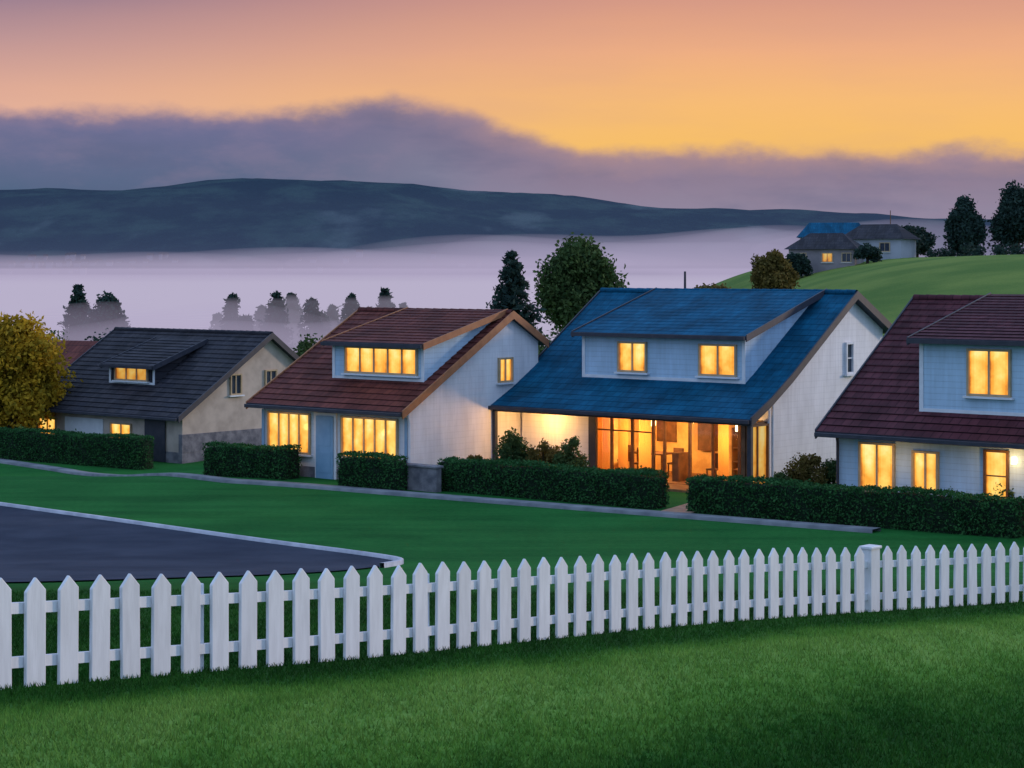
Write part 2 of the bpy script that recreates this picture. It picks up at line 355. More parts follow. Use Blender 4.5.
# ------------------------------------------------------------ houses
TH=math.radians(-39.8)
def resample(pts,course):
    out=[pts[0]]
    for a,b in zip(pts[:-1],pts[1:]):
        L=math.hypot(b[0]-a[0],b[1]-a[1]); n=max(1,round(L/course))
        for k in range(1,n+1): out.append((a[0]+(b[0]-a[0])*k/n,a[1]+(b[1]-a[1])*k/n))
    return out
def slab(parent,name,x0,x1,pts,mat,step=.03,course=.33,thick=.13):
    if mat is M_rblue: step=.010
    p=resample(pts,course); mb=MB(); top=[];tv=[];bot=[];cum=0
    for i in range(len(p)-1):
        a=p[i];b=p[i+1];dy=b[0]-a[0];dz=b[1]-a[1];L=math.hypot(dy,dz);n=(-dz/L,dy/L)
        if n[1]<0:n=(-n[0],-n[1])
        top+=[(a[0]+n[0]*step,a[1]+n[1]*step),(b[0]+n[0]*.003,b[1]+n[1]*.003)]; tv+=[cum,cum+L]; cum+=L
        if i==0: bot.append((a[0]-n[0]*thick*.3,a[1]-thick))
        bot.append((b[0],b[1]-thick))
    for i in range(len(top)-1):
        a,b=top[i],top[i+1]
        mb.poly([(x0,*a),(x1,*a),(x1,*b),(x0,*b)],0,[(x0,tv[i]),(x1,tv[i]),(x1,tv[i+1]),(x0,tv[i+1])])
    for i in range(len(bot)-1):
        a,b=bot[i],bot[i+1]; mb.poly([(x1,*a),(x0,*a),(x0,*b),(x1,*b)],1)
    mb.poly([(x1,*top[0]),(x0,*top[0]),(x0,*bot[0]),(x1,*bot[0])],1)
    mb.poly([(x0,*top[-1]),(x1,*top[-1]),(x1,*bot[-1]),(x0,*bot[-1])],1)
    m=len(bot)
    for x in (x0,x1):
        for i in range(m-1):
            mb.poly([(x,*bot[i]),(x,*bot[i+1]),(x,*top[2*i+1]),(x,*top[2*i])],1)
    return mb.done(name,[mat,M_trimd],parent)
def rake(parent,x,prof,mat,w=.05,up=.07,dn=.2):
    mb=MB()
    for a,b in zip(prof[:-1],prof[1:]):
        A=[(x,a[0],a[1]-dn),(x,b[0],b[1]-dn),(x,b[0],b[1]+up),(x,a[0],a[1]+up)]
        B=[(x+w,p[1],p[2]) for p in A]
        mb.poly(B);mb.poly(A[::-1]);mb.poly([A[3],A[2],B[2],B[3]]);mb.poly([A[0],B[0],B[1],A[1]])
    for q in (prof[0],prof[-1]):
        mb.poly([(x,q[0],q[1]-dn),(x+w,q[0],q[1]-dn),(x+w,q[0],q[1]+up),(x,q[0],q[1]+up)])
    return mb.done('rake_board',[mat],parent)
def ridge(parent,x0,x1,y,z,mat):
    mb=MB(); n=8
    k=int((x1-x0)/.4)
    for q in range(k):
        a=x0+(x1-x0)*q/k; b=x0+(x1-x0)*(q+1)/k; r0=.12; r1=.105
        for i in range(n):
            t0=-.2+(math.pi+.4)*i/n; t1=-.2+(math.pi+.4)*(i+1)/n
            mb.poly([(a,y+r0*math.cos(t0),z+r0*math.sin(t0)-.03),(a,y+r0*math.cos(t1),z+r0*math.sin(t1)-.03),(b,y+r1*math.cos(t1),z+r1*math.sin(t1)-.03),(b,y+r1*math.cos(t0),z+r1*math.sin(t0)-.03)])
    mb.done('ridge_tiles',[mat],parent)
def window(parent,o,ax,n,w,h,cols=2,rows=1,pm=None,fm=None,name='window',bt=.065,sill=True):
    pm=pm or M_pane; fm=fm or M_frame; o=Vector(o);ax=Vector(ax);n=Vector(n); mb=MB()
    mb.obox(o,ax,n,0,bt,0,.09,0,h,0); mb.obox(o,ax,n,w-bt,w,0,.09,0,h,0)
    mb.obox(o,ax,n,bt,w-bt,0,.085,h-bt,h,0); mb.obox(o,ax,n,bt,w-bt,0,.085,0,bt,0)
    if sill: mb.obox(o,ax,n,-.08,w+.08,0,.15,-.06,-.002,2)
    iw=w-2*bt; ih=h-2*bt
    for c in range(cols):
        a0=bt+iw*c/cols; a1=bt+iw*(c+1)/cols
        if c: mb.obox(o,ax,n,a0-.025,a0+.025,0,.06,bt,h-bt,0)
        q=[o+ax*a0+n*.012+Vector((0,0,bt)),o+ax*a1+n*.012+Vector((0,0,bt)),o+ax*a1+n*.012+Vector((0,0,h-bt)),o+ax*a0+n*.012+Vector((0,0,h-bt))]
        mb.poly(q,1,[(0,0),(1,0),(1,1),(0,1)])
    for r in range(1,rows):
        z=bt+ih*r/rows; mb.obox(o,ax,n,bt,w-bt,.001,.053,z-.018,z+.018,0)
    return mb.done(name,[fm,pm,M_trimw],parent)
FX=(1,0,0);FN=(0,-1,0);SX=(0,1,0);SN=(1,0,0)
def wf(p,s0,s1,z0,z1,d,**k): return window(p,(-s1,d,z0),FX,FN,s1-s0,z1-z0,**k)
def ws(p,d0,d1,z0,z1,x,**k): return window(p,(x,d0,z0),SX,SN,d1-d0,z1-z0,**k)
def roofz(prof,d): return float(np.interp(d,[q[0] for q in prof],[q[1] for q in prof]))
def house(name,X0,Y0,zg,L,prof,ri,rmat,rkmat):
    e=empty(name,(X0,Y0,zg),TH)
    slab(e,'roof_front',-L,0,prof[:ri+1],rmat); slab(e,'roof_rear',-L,0,prof[ri:][::-1],rmat)
    ridge(e,-L,0,prof[ri][0],prof[ri][1]+.03,rmat)
    rake(e,.002,prof,rkmat); rake(e,-L-.052,prof,rkmat)
    mb=MB(); q=prof[0]
    mb.box(-L,0,q[0]-.13,q[0]-.02,q[1]-.13,q[1]-.01); q=prof[-1]; mb.box(-L,0,q[0]+.02,q[0]+.13,q[1]-.13,q[1]-.01)
    mb.done('gutter',[M_trimd],e,.015)
    return e
def bodyprof(prof,df,dr,z0=-.6,off=.135):
    pts=[(df,z0),(dr,z0),(dr,roofz(prof,dr)-off)]
    for q in prof[::-1]:
        if df<q[0]<dr: pts.append((q[0],q[1]-off))
    pts.append((df,roofz(prof,df)-off)); return pts
def dormer(e,prof,s0,s1,df,ztop,dback,zback,rmat,wmat,ov=.3,rk=None):
    x0,x1=-s1,-s0
    zb=roofz(prof,df)-.1
    mb=MB()
    sl=(zback-ztop)/(dback-df)
    poly=[(df,zb)]
    for k in range(1,9):
        d=df+(dback-.1-df)*k/8; poly.append((d,min(roofz(prof,d)-.1,ztop+sl*(d-df)-.16)))
    poly.append((dback-.1,ztop+sl*(dback-.1-df)-.14)); poly.append((df,ztop-.14))
    mb.prism(poly,x0,x1); mb.done('dormer_wall',[wmat],e)
    rp=[(df-ov,ztop-sl*ov),(dback,zback)]
    slab(e,'dormer_roof',x0-.22,x1+.22,rp,rmat,.03,.33,.12)
    rake(e,x1+.222,rp,rk or M_trimd,.04,.05,.17); rake(e,x0-.262,rp,rk or M_trimd,.04,.05,.17)
    mb=MB(); mb.box(x0-.22,x1+.22,df-ov-.1,df-ov-.005,ztop-sl*ov-.12,ztop-sl*ov); mb.done('dormer_gutter',[M_trimd],e)
    mb=MB(); mb.box(x0-.02,x0+.1,df-.025,df-.003,zb,ztop-.16); mb.box(x1-.1,x1+.02,df-.025,df-.003,zb,ztop-.16); mb.box(x0+.1,x1-.1,df-.02,df-.002,zb,zb+.2); mb.done('dormer_trim',[M_trimw],e)
def lamp(e,name,loc,power,col=(1,.55,.2),r=.12):
    l=bpy.data.lights.new(name,'POINT'); l.energy=power; l.color=col; l.shadow_soft_size=r
    o=bpy.data.objects.new(name,l); o.location=loc; return link(o,e)
# ---- blue roofed house
prof=[(0,2.4),(1.2,2.98),(2.4,3.66),(6.44,6.24),(9.0,4.95)]
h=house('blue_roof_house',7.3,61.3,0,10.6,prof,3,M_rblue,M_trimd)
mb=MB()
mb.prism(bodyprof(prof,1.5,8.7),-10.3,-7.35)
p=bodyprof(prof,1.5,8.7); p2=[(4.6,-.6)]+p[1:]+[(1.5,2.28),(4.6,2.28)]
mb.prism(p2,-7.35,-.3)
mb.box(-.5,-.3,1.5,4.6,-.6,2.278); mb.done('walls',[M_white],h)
mb=MB(); mb.box(-7.34,-.51,1.3,4.59,-.4,.1,0); mb.box(-10.5,-.05,0,1.29,-.4,.08,0); mb.done('floor',[M_floor],h)
mb=MB(); mb.box(-4.6,-3.0,-.75,-.402,-.4,-.05+.07); mb.box(-4.6,-3.0,-.40,-.01,-.4,.055); mb.done('entrance_steps',[M_path],h,.015)
mb=MB(); mb.box(-7.33,-.52,4.5,4.59,.101,2.27); mb.box(-7.34,-7.28,1.6,4.49,.101,2.27); mb.box(-.56,-.51,1.6,4.49,.101,2.27)
mb.box(-7.27,-.57,1.55,4.49,2.2,2.27); mb.done('interior_walls',[M_inter],h)
mb=MB()
def fr(a,b): mb.box(-b,-a,1.5,1.58,.101,2.27,0)
for s in (7.25,6.45,5.6,4.75,4.3,3.3,2.4,1.4,.55): fr(s-.045,s+.045)
mb.box(-7.2,-.5,1.49,1.499,2.08,2.27,0); mb.box(-7.2,-4.35,1.49,1.499,.101,.35,0); mb.box(-3.25,-.5,1.49,1.499,.101,.3,0)
mb.box(-7.2,-4.8,1.485,1.499,1.65,1.70,0)
mb.done('glazing_frame',[M_wood],h)
mb=MB(); mb.box(-7.2,-4.33,1.53,1.545,.3,2.12); mb.box(-3.27,-.55,1.53,1.545,.25,2.12); mb.done('glazing',[M_glass],h)
mb=MB()
for a,bb in ((7.2,6.6),(6.35,5.95),(5.5,5.0),(2.35,1.95),(1.2,.6)):
    n=12
    for k in range(n):
        xa=-(a+(bb-a)*k/n); xb=-(a+(bb-a)*(k+1)/n); mb.poly([(xa,1.75+.04*(k%2),.12),(xb,1.75+.04*((k+1)%2),.12),(xb,1.75+.04*((k+1)%2),2.15),(xa,1.75+.04*(k%2),2.15)])
m,t,b=newmat('curtain_cloth'); b.inputs['Base Color'].default_value=L3(.7,.42,.15)
ts=t.new('ShaderNodeBsdfTranslucent'); ts.inputs[0].default_value=L3(.8,.46,.14); mx=t.new('ShaderNodeMixShader'); mx.inputs[0].default_value=.7
t.l.new(b.outputs[0],mx.inputs[1]); t.l.new(ts.outputs[0],mx.inputs[2]); t.l.new(mx.outputs[0],t.n['Material Output'].inputs[0])
mb.done('curtains',[m],h)
mb=MB(); mb.box(-6.6,-5.2,2.6,3.4,.82,.87)
for x in (-6.55,-5.25):
    for y in (2.65,3.3): mb.box(x,x+.06,y,y+.06,.1,.818)
mb.done('table',[M_wood],h)
for cx,cy in ((-6.9,2.9),(-4.9,3.),(-5.9,2.3),(-2.0,2.6),(-2.8,2.2)):
    mb=MB(); mb.box(cx-.2,cx+.2,cy-.2,cy+.2,.52,.57); mb.box(cx-.2,cx+.2,cy+.16,cy+.2,.572,1.05)
    for x in(-.19,.15):
        for y in (-.19,.15): mb.box(cx+x,cx+x+.04,cy+y,cy+y+.04,.1,.518)
    mb.done('chair',[M_wood],h)
mb=MB()
for z in (.12,.6,1.05,1.5): mb.box(-3.4,-1.2,4.15,4.48,z,z+.04)
for x in (-3.42,-2.3,-1.22): mb.box(x,x+.04,4.14,4.49,.101,1.75)
for k in range(46):
    x=random.uniform(-3.3,-1.35); z=random.choice((.161,.641,1.091,1.541)); w=random.uniform(.05,.14); mb.box(x,x+w,4.2,4.4,z,z+random.uniform(.12,.3))
mb.done('bookshelf',[M_wood],h)
mb=MB(); mb.box(-4.15,-3.9,1.75,2.3,.101,1.0); mb.box(-4.16,-3.88,1.74,2.31,1.001,1.03); mb.box(-4.9,-4.2,4.3,4.49,.9,1.9); mb.box(-6.7,-5.9,4.44,4.49,1.1,1.8); mb.done('sideboard',[M_wood],h)
for x in (-6,-2.3):
    mb=MB(); mb.box(x-.16,x+.16,2.9,3.2,1.75,1.95); mb.box(x-.01,x+.01,3.04,3.06,1.951,2.2); mb.done('pendant_lamp',[M_lamp],h,.03)
lamp(h,'room_light',(-5.9,2.6,1.6),190); lamp(h,'room_light',(-2.2,2.6,1.6),150)
lamp(h,'porch_light',(-8.9,.7,2.0),110,(1,.5,.15)); lamp(h,'porch_light',(-3.8,.6,2.1),75); lamp(h,'porch_light',(-.9,.8,2.0),30)
mb=MB()
for x in (-10.45,-.17): mb.box(x,x+.14,.08,.22,-.3,2.198)
for x in (-7.3,): mb.box(x,x+.3,1.35,1.487,-.3,2.27)
mb.box(-10.45,-.03,.1,.2,2.2,2.37); mb.done('porch_posts',[M_trimd],h,.01)
ws(h,.28,1.48,.2,2.2,-.34,cols=2,rows=1,pm=M_pane2,fm=M_wood,name='porch_side_glazing')
mb=MB(); mb.box(-.5,-.345,.24,1.487,-.4,2.25); mb.done('porch_side_wall',[M_wood],h)
dormer(h,prof,1.43,7.95,1.9,4.98,6.5,6.33,M_rblue,M_bluew)
wf(h,5.25,6.45,3.6,4.62,1.9); wf(h,1.72,3.18,3.58,4.62,1.9)
ws(h,6.15,6.65,3.55,4.6,-.3,cols=1,rows=2,pm=M_dark,fm=M_trimw)
ta,tf=tubes([([(-7.3,7.0,5.8),(-7.3,7.0,6.95)],[.05,.04])]); quick('vent_pipe',ta,tf,[M_trimd],h)
ta,tf=tubes([([(-.22,1.62,2.9),(-.22,1.62,.0)],[.045]*2)]); quick('downpipe',ta,tf,[M_trimw],h)
# ---- red roofed house
prof=[(0,2.4),(5.58,5.53),(7.5,4.48)]
h=house('red_roof_house',-3.54,64.3,0,7.3,prof,1,M_rred,M_trimo)
mb=MB(); mb.prism(bodyprof(prof,.5,7.2),-7.0,-.2); mb.done('walls',[M_white],h)
mb=MB(); mb.box(-7.02,-.18,.47,7.22,-.5,.35); mb.done('plinth',[M_stone],h)
wf(h,4.65,6.75,.75,2.15,.5,cols=4,rows=1); wf(h,.6,3.2,.75,2.15,.5,cols=5,rows=1)
mb=MB(); mb.box(-4.4,-3.4,.42,.467,-.1,2.2); mb.done('door_surround',[M_trimw],h,.01)
mb=MB(); mb.box(-4.3,-3.5,.37,.419,.0,2.1); mb.box(-4.2,-3.6,.36,.369,.2,.9); mb.box(-4.2,-3.6,.36,.369,1.1,1.95); mb.done('door',[M_door],h,.01)
mb=MB()
for x in (-7.02,-.3): mb.box(x,x+.12,.44,.498,.36,2.2)
mb.done('corner_boards',[M_door],h)
ws(h,5.0,5.75,3.15,4.0,-.2,cols=2)
dormer(h,prof,.5,4.7,1.6,4.62,5.6,5.62,M_rred,M_bluew,rk=M_trimo)
wf(h,.75,4.1,3.5,4.42,1.6,cols=5)
lamp(h,'eave_light',(-5.6,-.25,1.6),12); lamp(h,'eave_light',(-1.9,-.25,1.6),12)
ta,tf=tubes([([(-.1,.38,2.3),(-.1,.46,2.1),(-.1,.46,.1)],[.045]*3)]); quick('downpipe',ta,tf,[M_trimw],h)
# ---- slate house
prof=[(0,1.93),(5.27,5.25),(7.43,3.75)]
h=house('slate_roof_house',-13.7,82,-1.0,10.47,prof,1,M_rgrey,M_trimd)
mb=MB(); mb.prism(bodyprof(prof,.5,7.1),-10.2,-.3); mb.done('walls',[M_beige],h)
mb=MB(); mb.box(-10.22,-.28,.47,7.12,-.5,.45); mb.box(-.5,-.27,.468,5.0,.451,1.2);mb.done('stone_plinth',[M_stone],h)
wf(h,8.6,9.9,.7,1.5,.5,cols=2,rows=1); wf(h,3.5,4.9,.7,1.5,.5,cols=2)
mb=MB(); mb.box(-8.0,-5.4,.45,.498,.46,1.6); mb.done('garage_door',[M_trimw],h)
mb=MB(); mb.box(-2.6,-1.3,.40,.465,0,1.75); mb.done('door',[M_trimd],h,.02)
dormer(h,prof,3.6,6.6,1.8,3.98,4.6,4.95,M_rgrey,M_rgrey)
wf(h,4.0,6.2,3.2,3.8,1.8,cols=3,pm=M_pane2)
ws(h,3.1,3.75,2.7,3.6,-.3,cols=2,pm=M_dark); ws(h,5.1,5.8,2.7,3.7,-.3,cols=2,pm=M_dark)
# ---- plum house
prof=[(0,2.4),(5.75,6.14),(9,4.2)]
h=house('plum_roof_house',17.1,49.8,0,11,prof,1,M_rpur,M_trimd)
mb=MB(); mb.prism(bodyprof(prof,.6,8.6),-10.7,-.3); mb.done('walls',[M_bluew],h)
mb=MB(); mb.box(-10.72,-.28,.57,8.62,-.5,.3); mb.done('plinth',[M_stone],h)
wf(h,8.8,9.95,.75,2.15,.6,cols=2); wf(h,7.45,8.27,.85,2.0,.6,cols=2)
wf(h,5.37,6.1,.1,2.15,.6,cols=1,rows=3,name='glazed_door',sill=False,fm=M_wood); wf(h,2.5,4.2,.8,2.1,.6,cols=3)
dormer(h,prof,1.2,8.25,1.0,5.15,5.8,6.28,M_rpur,M_bluew)
wf(h,5.5,6.8,3.55,4.85,1.0,cols=2); wf(h,2.4,3.8,3.55,4.85,1.0,cols=2)
lamp(h,'door_light',(-5.2,-.05,1.9),30); lamp(h,'eave_light',(-8.6,-.1,1.7),10)
mb=MB(); mb.box(-5.26,-5.14,.45,.598,1.8,2.0); mb.done('wall_lantern',[M_lamp],h,.02)
ta,tf=tubes([([(-10.6,.45,2.3),(-10.6,.5,2.1),(-10.6,.5,.1)],[.045]*3)]); quick('downpipe',ta,tf,[M_trimd],h)
mb=MB(); mb.box(-.6,1.3,-.9,-.65,-.2,.75); mb.box(-.65,1.35,-.95,-.6,.751,.83)
e=empty('stone_garden_wall',(-2.8,64.4,0),TH); mb.done('wall',[M_stone],e,.02)
# ---- houses on the knoll and far cottage
def cottage(name,x,y,rz,w,d,hw,hr,rmat,wmat,hip=1.6,wins=()):
    z=Hs(x,y); e=empty(name,(x,y,z),rz)
    mb=MB(); mb.box(-w/2,w/2,-d/2,d/2,-1.5,hw); mb.done('walls',[wmat],e)
    o=.5; a=[(-w/2-o,-d/2-o,hw+.01),(w/2+o,-d/2-o,hw+.01),(w/2+o,d/2+o,hw+.01),(-w/2-o,d/2+o,hw+.01)]; r0=(-w/2+hip,0,hr); r1=(w/2-hip,0,hr)
    mb=MB(); mb.poly([a[0],a[1],r1,r0]);mb.poly([a[2],a[3],r0,r1]);mb.poly([a[1],a[2],r1]);mb.poly([a[3],a[0],r0]);mb.poly(a[::-1]); mb.done('roof',[rmat],e)
    for (wx,wz,ww,wh,pm) in wins: window(e,(wx,-d/2,wz),FX,FN,ww,wh,pm=pm,bt=.12)
    return e
M_farw=nmat('weathered_render',L3(.20,.18,.20),L3(.32,.28,.29),.4,.9,.1)
M_farw2=nmat('grey_blue_render',L3(.30,.33,.38),L3(.42,.44,.50),.4,.9,.1)
D=M_dark
cottage('hilltop_house',38.2,243,-.35,8.0,6,2.4,4.4,M_rgrey,M_farw,2,((-3,.8,1.2,1.2,D),(0,.8,1.4,1.2,M_pane2),(2.4,.8,1.2,1.2,D)))
cottage('hilltop_house',45.9,250,-.5,7.6,6,2.5,4.4,M_rgrey,M_farw2,1.5,((-3,.9,1.2,1.2,D),(1,.9,1.4,1.2,D)))
cottage('hilltop_house',42.5,264,-.2,8.5,6,3.2,5.2,M_rblue,M_farw2,1.,((-3,.9,1.2,1.2,D),(1,.9,1.4,1.2,M_pane2)))
cottage('valley_cottage',-24.5,108,-.5,6,5,2.4,4.2,M_rred,M_beige,.2,((-2,.8,1,1,D),(1,.8,1,1,M_pane2)))
z_=Hs(47.3,250); ta,tf=tubes([([(47.3,250,z_),(47.3,250,z_+6.0)],[.07,.05])]); quick('utility_pole',ta,tf,[M_wood])
# ------------------------------------------------------------ hedges
def hedge(x0,y0,x1,y1,hh,w=.8,nm='hedge',mat=None):
    a=Vector((x0,y0));b=Vector((x1,y1)); L=(b-a).length; d=(b-a)/L; ang=math.atan2(d.y,d.x)
    e=empty(nm,(x0,y0,0),ang)
    z0=Hs(x0,y0);z1=Hs(x1,y1)
    n=max(4,int(L/.25)); V=[];F=[]
    for i in range(n+1):
        x=L*i/n; z=z0+(z1-z0)*i/n
        for (yy,zz) in ((.06,-.2),(.05,hh*.5),(.1,hh-.1),(w-.1,hh-.1),(w-.05,hh*.5),(w-.06,-.2)):
            V.append((x,yy+.03*math.sin(x*3+zz),z+zz+.02*math.sin(x*2.1)))
    for i in range(n):
        for k in range(5): F.append((i*6+k,i*6+6+k,i*6+7+k,i*6+k+1))
    F+= [(0,1,4,5),(1,2,3,4),(n*6+5,n*6+4,n*6+1,n*6),(n*6+4,n*6+3,n*6+2,n*6+1)]
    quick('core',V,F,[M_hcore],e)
    N=int((L*(2*hh+w)+2*w*hh)*560)
    u=rng.random(N)*L; f=rng.random(N)*(2*hh+w+ .25)
    yy=np.where(f<hh,0.,np.where(f<2*hh,w,(f-2*hh)/(w+.25)*w)); zz=np.where(f<hh,f,np.where(f<2*hh,f-hh,hh))
    k=rng.random(N)<(w/(L+w)*.7); u=np.where(k,np.where(rng.random(N)<.5,0,L),u); yy=np.where(k,rng.random(N)*w,yy); zz=np.where(k,rng.random(N)*hh,zz)
    C=np.stack([u,yy,zz],-1)+rng.normal(size=(N,3))*.028
    C[:,2]+=(.04*np.sin(u*1.3+x0)+.02*np.sin(u*5.7+1))*zz/hh; C[:,1]+=.03*np.sin(u*3.1+zz*4)
    C[:,2]=np.maximum(C[:,2],.0)+z0+(z1-z0)*u/L
    V,F=leaves(C,.042); quick('foliage',V,F,[mat or M_hedge],e)
hedge(5.05,57.7,13.0,51.8,1.0)
hedge(-2.35,63.4,4.1,58.4,1.0)
hedge(-5.6,64.2,-3.75,63.0,1.05)
hedge(-10.6,68.6,-7.55,66.7,1.05)
hedge(-24,86.2,-14.9,80.0,1.25)
# ------------------------------------------------------------ trees & shrubs
def tree(name,x,y,ht,cr,ch,lm,nc=34,nl=260,ls=.16,seed=1,trunk=None,tap=.25):
    rd=random.Random(seed); z=Hs(x,y); e=empty(name,(x,y,z)); cc=ht-ch/2
    cents=[]
    for k in range(nc):
        th=rd.random()*6.283; cp=rd.uniform(-.97,1); s_=math.sqrt(1-cp*cp); r=rd.uniform(.5,.8)
        if k<nc//4: r*=.45
        w=1-tap*(cp*.5+.5)
        cents.append((cr*r*s_*math.cos(th)*w,cr*r*s_*math.sin(th)*w,cc+ch/2*r*cp))
    tr=trunk or cr*.09
    T=[([(0,0,-.3),(.03*ht*.3,0,ht*.25),(0,.02*ht,cc),(0,0,cc+ch*.3)],[tr*1.3,tr,tr*.6,tr*.15])]
    for c in cents[::2]:
        s=Vector((0,0,rd.uniform(max(.2*ht,cc-ch*.5),cc))); c=Vector(c); mid=s*.5+c*.5+Vector((0,0,-.05*ch))
        T.append(([s,mid,c],[tr*.4,tr*.22,tr*.06]))
    V,F=tubes(T,6); quick('trunk',V,F,[M_bark],e)
    Cs=[]
    for c in cents:
        r=cr*rd.uniform(.24,.42)*(1-.4*tap*(c[2]-cc)/(ch/2)); n=int(nl*rd.uniform(.7,1.3)); d=rng.normal(size=(n,3)); d/=np.linalg.norm(d,axis=1)[:,None]
        Cs.append(np.array(c)+d*(r*rng.random((n,1))**.45*(1+.18*rng.normal(size=(n,1))))*np.array([1,1,max(.8,min(1.3,ch/cr/2))]))
    V,F=leaves(np.concatenate(Cs),ls,.6); quick('foliage',V,F,[lm],e); return e
def conifer(name,x,y,ht,r,lm,nl=60,ls=.2,seed=1,pw=.9,zb=.12,objs=None):
    rd=random.Random(seed); z=Hs(x,y); T=[([(0,0,-.3),(0,0,ht*.5),(0,0,ht)],[r*.1,r*.06,.01])]; Cs=[]
    nlev=int(ht/.34)
    for l in range(nlev):
        t_=l/nlev; zz=ht*(zb+(1-zb)*t_); R=r*(1-t_)**pw*rd.uniform(.85,1.12)+.06
        for k in range(9):
            th=rd.random()*6.283; RR=R*rd.uniform(.7,1.1); tip=Vector((math.cos(th)*RR,math.sin(th)*RR,zz-RR*.28)); s=Vector((0,0,zz))
            T.append(([s,s*.5+tip*.5+Vector((0,0,.04)),tip],[.03,.02,.006]))
            n=int(nl*(.25+R/r)/3)+4; q=rng.random((n,1))**.7
            Cs.append(np.array(s)*(1-q)+np.array(tip)*q+rng.normal(size=(n,3))*np.array([.1,.1,.08])*(.5+R))
    V,F=tubes(T,5); LV,LF=leaves(np.concatenate(Cs),ls,.4)
    off=np.array([x,y,z])
    if objs is not None: objs.append((V+off,F,LV+off,LF)); return
    e=empty(name,(x,y,z)); quick('trunk',V,F,[M_bark],e); quick('foliage',LV,LF,[lm],e)
def rowobj(name,objs,lm):
    Vs=[];Fs=[];mi=[];o=0
    for V,F,LV,LF in objs:
        for a,b,m in ((V,F,0),(LV,LF,1)): Vs.append(a);Fs.append(b+o);mi.append(np.full(len(b),m));o+=len(a)
    quick(name,np.concatenate(Vs),np.concatenate(Fs),[M_bark,lm],mi=np.concatenate(mi))
tree('deciduous_tree',4.4,130,9.6,3.15,7.8,M_leaf,80,420,.15,3,None,.3)
conifer('conifer_tree',0,112,8.2,2.6,M_leafd,90,.2,5,.8)
tree('yellow_tree',-22.0,88,6.1,2.8,5.4,M_leafy,60,440,.11,8,None,.2)
tree('round_tree',26.0,200,5.2,3.0,4.8,M_leafo,50,300,.18,11)
tree('round_tree',19.4,195,4.0,2.9,3.4,M_leafo,40,260,.18,12)
tree('cypress_tree',56.5,250,8.0,3.1,7.8,M_leafd,60,300,.22,13,None,.6)
tree('cypress_tree',63.0,250,9.0,3.8,8.8,M_leafd,70,340,.22,14,None,.45)
tree('cypress_tree',50.4,256,4.4,2.2,4.2,M_leafd,40,220,.2,15,None,.5)
tree('round_tree',53,262,4.0,2.6,3.8,M_leafd,40,220,.2,16)
tree('round_tree',33.8,238,3.2,2.2,3.0,M_leafd,30,200,.2,17)
tree('round_tree',42.3,238,2.2,1.8,2.0,M_leafd,26,180,.18,18)
objs=[]
for px,ty in ((-.140,293),(-.125,305),(-.118,291),(-.110,292),(-.100,297),(-.090,304),(-.0805,293),(-.072,306),(-.0635,287),(-.054,302),(-.147,312),(-.095,312),(-.133,314)):
    Y=random.uniform(200,235); zt=7-(ty-270)*Y/2000; conifer('p',px*Y,Y,zt-Hs(px*Y,Y),random.uniform(1.5,2.3),M_leafd,34,.3,int(-px*1000),.5,.08,objs)
rowobj('distant_tree_row',objs,M_leafd)
tree('dark_tree',-34.5,170,7.6,2.2,6.6,M_leafd,40,260,.17,21,None,.3); conifer('conifer_tree',-38.2,176,8.2,2.1,M_leafd,60,.25,22,.6)
def shrub(name,x,y,hh,r,lm,seed,n=16,nl=240,ls=.06):
    tree(name,x,y,hh,r,hh*1.0,lm,n,nl,ls,seed,trunk=.04,tap=.1)
for i,(x,y,hh,r,lm) in enumerate([(-18.6,104,2.8,2.4,M_leaf),(-23,98,2.4,2.0,M_leaf),(-19.8,112,3.4,2.4,M_leafd),(-12,100,4.0,2.2,M_leafd),(-10.3,102,4.4,2.1,M_leaf),(-24.2,90.5,2.1,1.6,M_leaf),(11.5,92,4.6,2.4,M_leaf),(15.5,98,4.4,2.6,M_leafo),(18.5,95,4.6,2.4,M_leaf),
    (2.6,108,4,2.6,M_leaf),(6.5,112,4.4,2.6,M_leafd),(-4,108,3.6,2.2,M_leafd),(-28,118,3.8,3,M_leaf),(-24,125,4.4,3,M_leafd),(-20,120,3.8,2.6,M_leaf),(-31,130,4.2,3,M_leaf)]): shrub('shrub',x,y,hh,r,lm,30+i,24,260,.1)
for i,(x,y,hh,r,lm) in enumerate([(.1,65.3,1.8,.8,M_leaf),(1.0,64.6,1.6,.75,M_leafo),(1.9,63.9,1.7,.7,M_leaf),(8.9,60.6,1.5,.75,M_leafo),(9.8,61.0,1.2,.65,M_leaf),(8.0,59.9,.95,.55,M_leaf),(-1.2,65.0,1.0,.5,M_leafo),(4.0,62.3,1.0,.45,M_leaf),(11.0,58.2,1.1,.5,M_leaf),(-8.4,69.6,1.0,.5,M_leaf),(13.6,54.0,1.5,.6,M_leaf)]):
    shrub('garden_shrub',x,y,hh,r,lm,60+i,18,300,.045)
Cs=[]
for k in range(34):
    x=50+k*.9+random.uniform(-.4,.4); y=238+random.uniform(-2,2); r=random.uniform(.5,1.2)
    d=rng.normal(size=(170,3)); d/=np.linalg.norm(d,axis=1)[:,None]; Cs.append(np.array([x,y,Hs(x,y)+r*.5])+d*r*rng.random((170,1))**.4)
V,F=leaves(np.concatenate(Cs),.18); quick('hedgerow',V,F,[M_leafd])
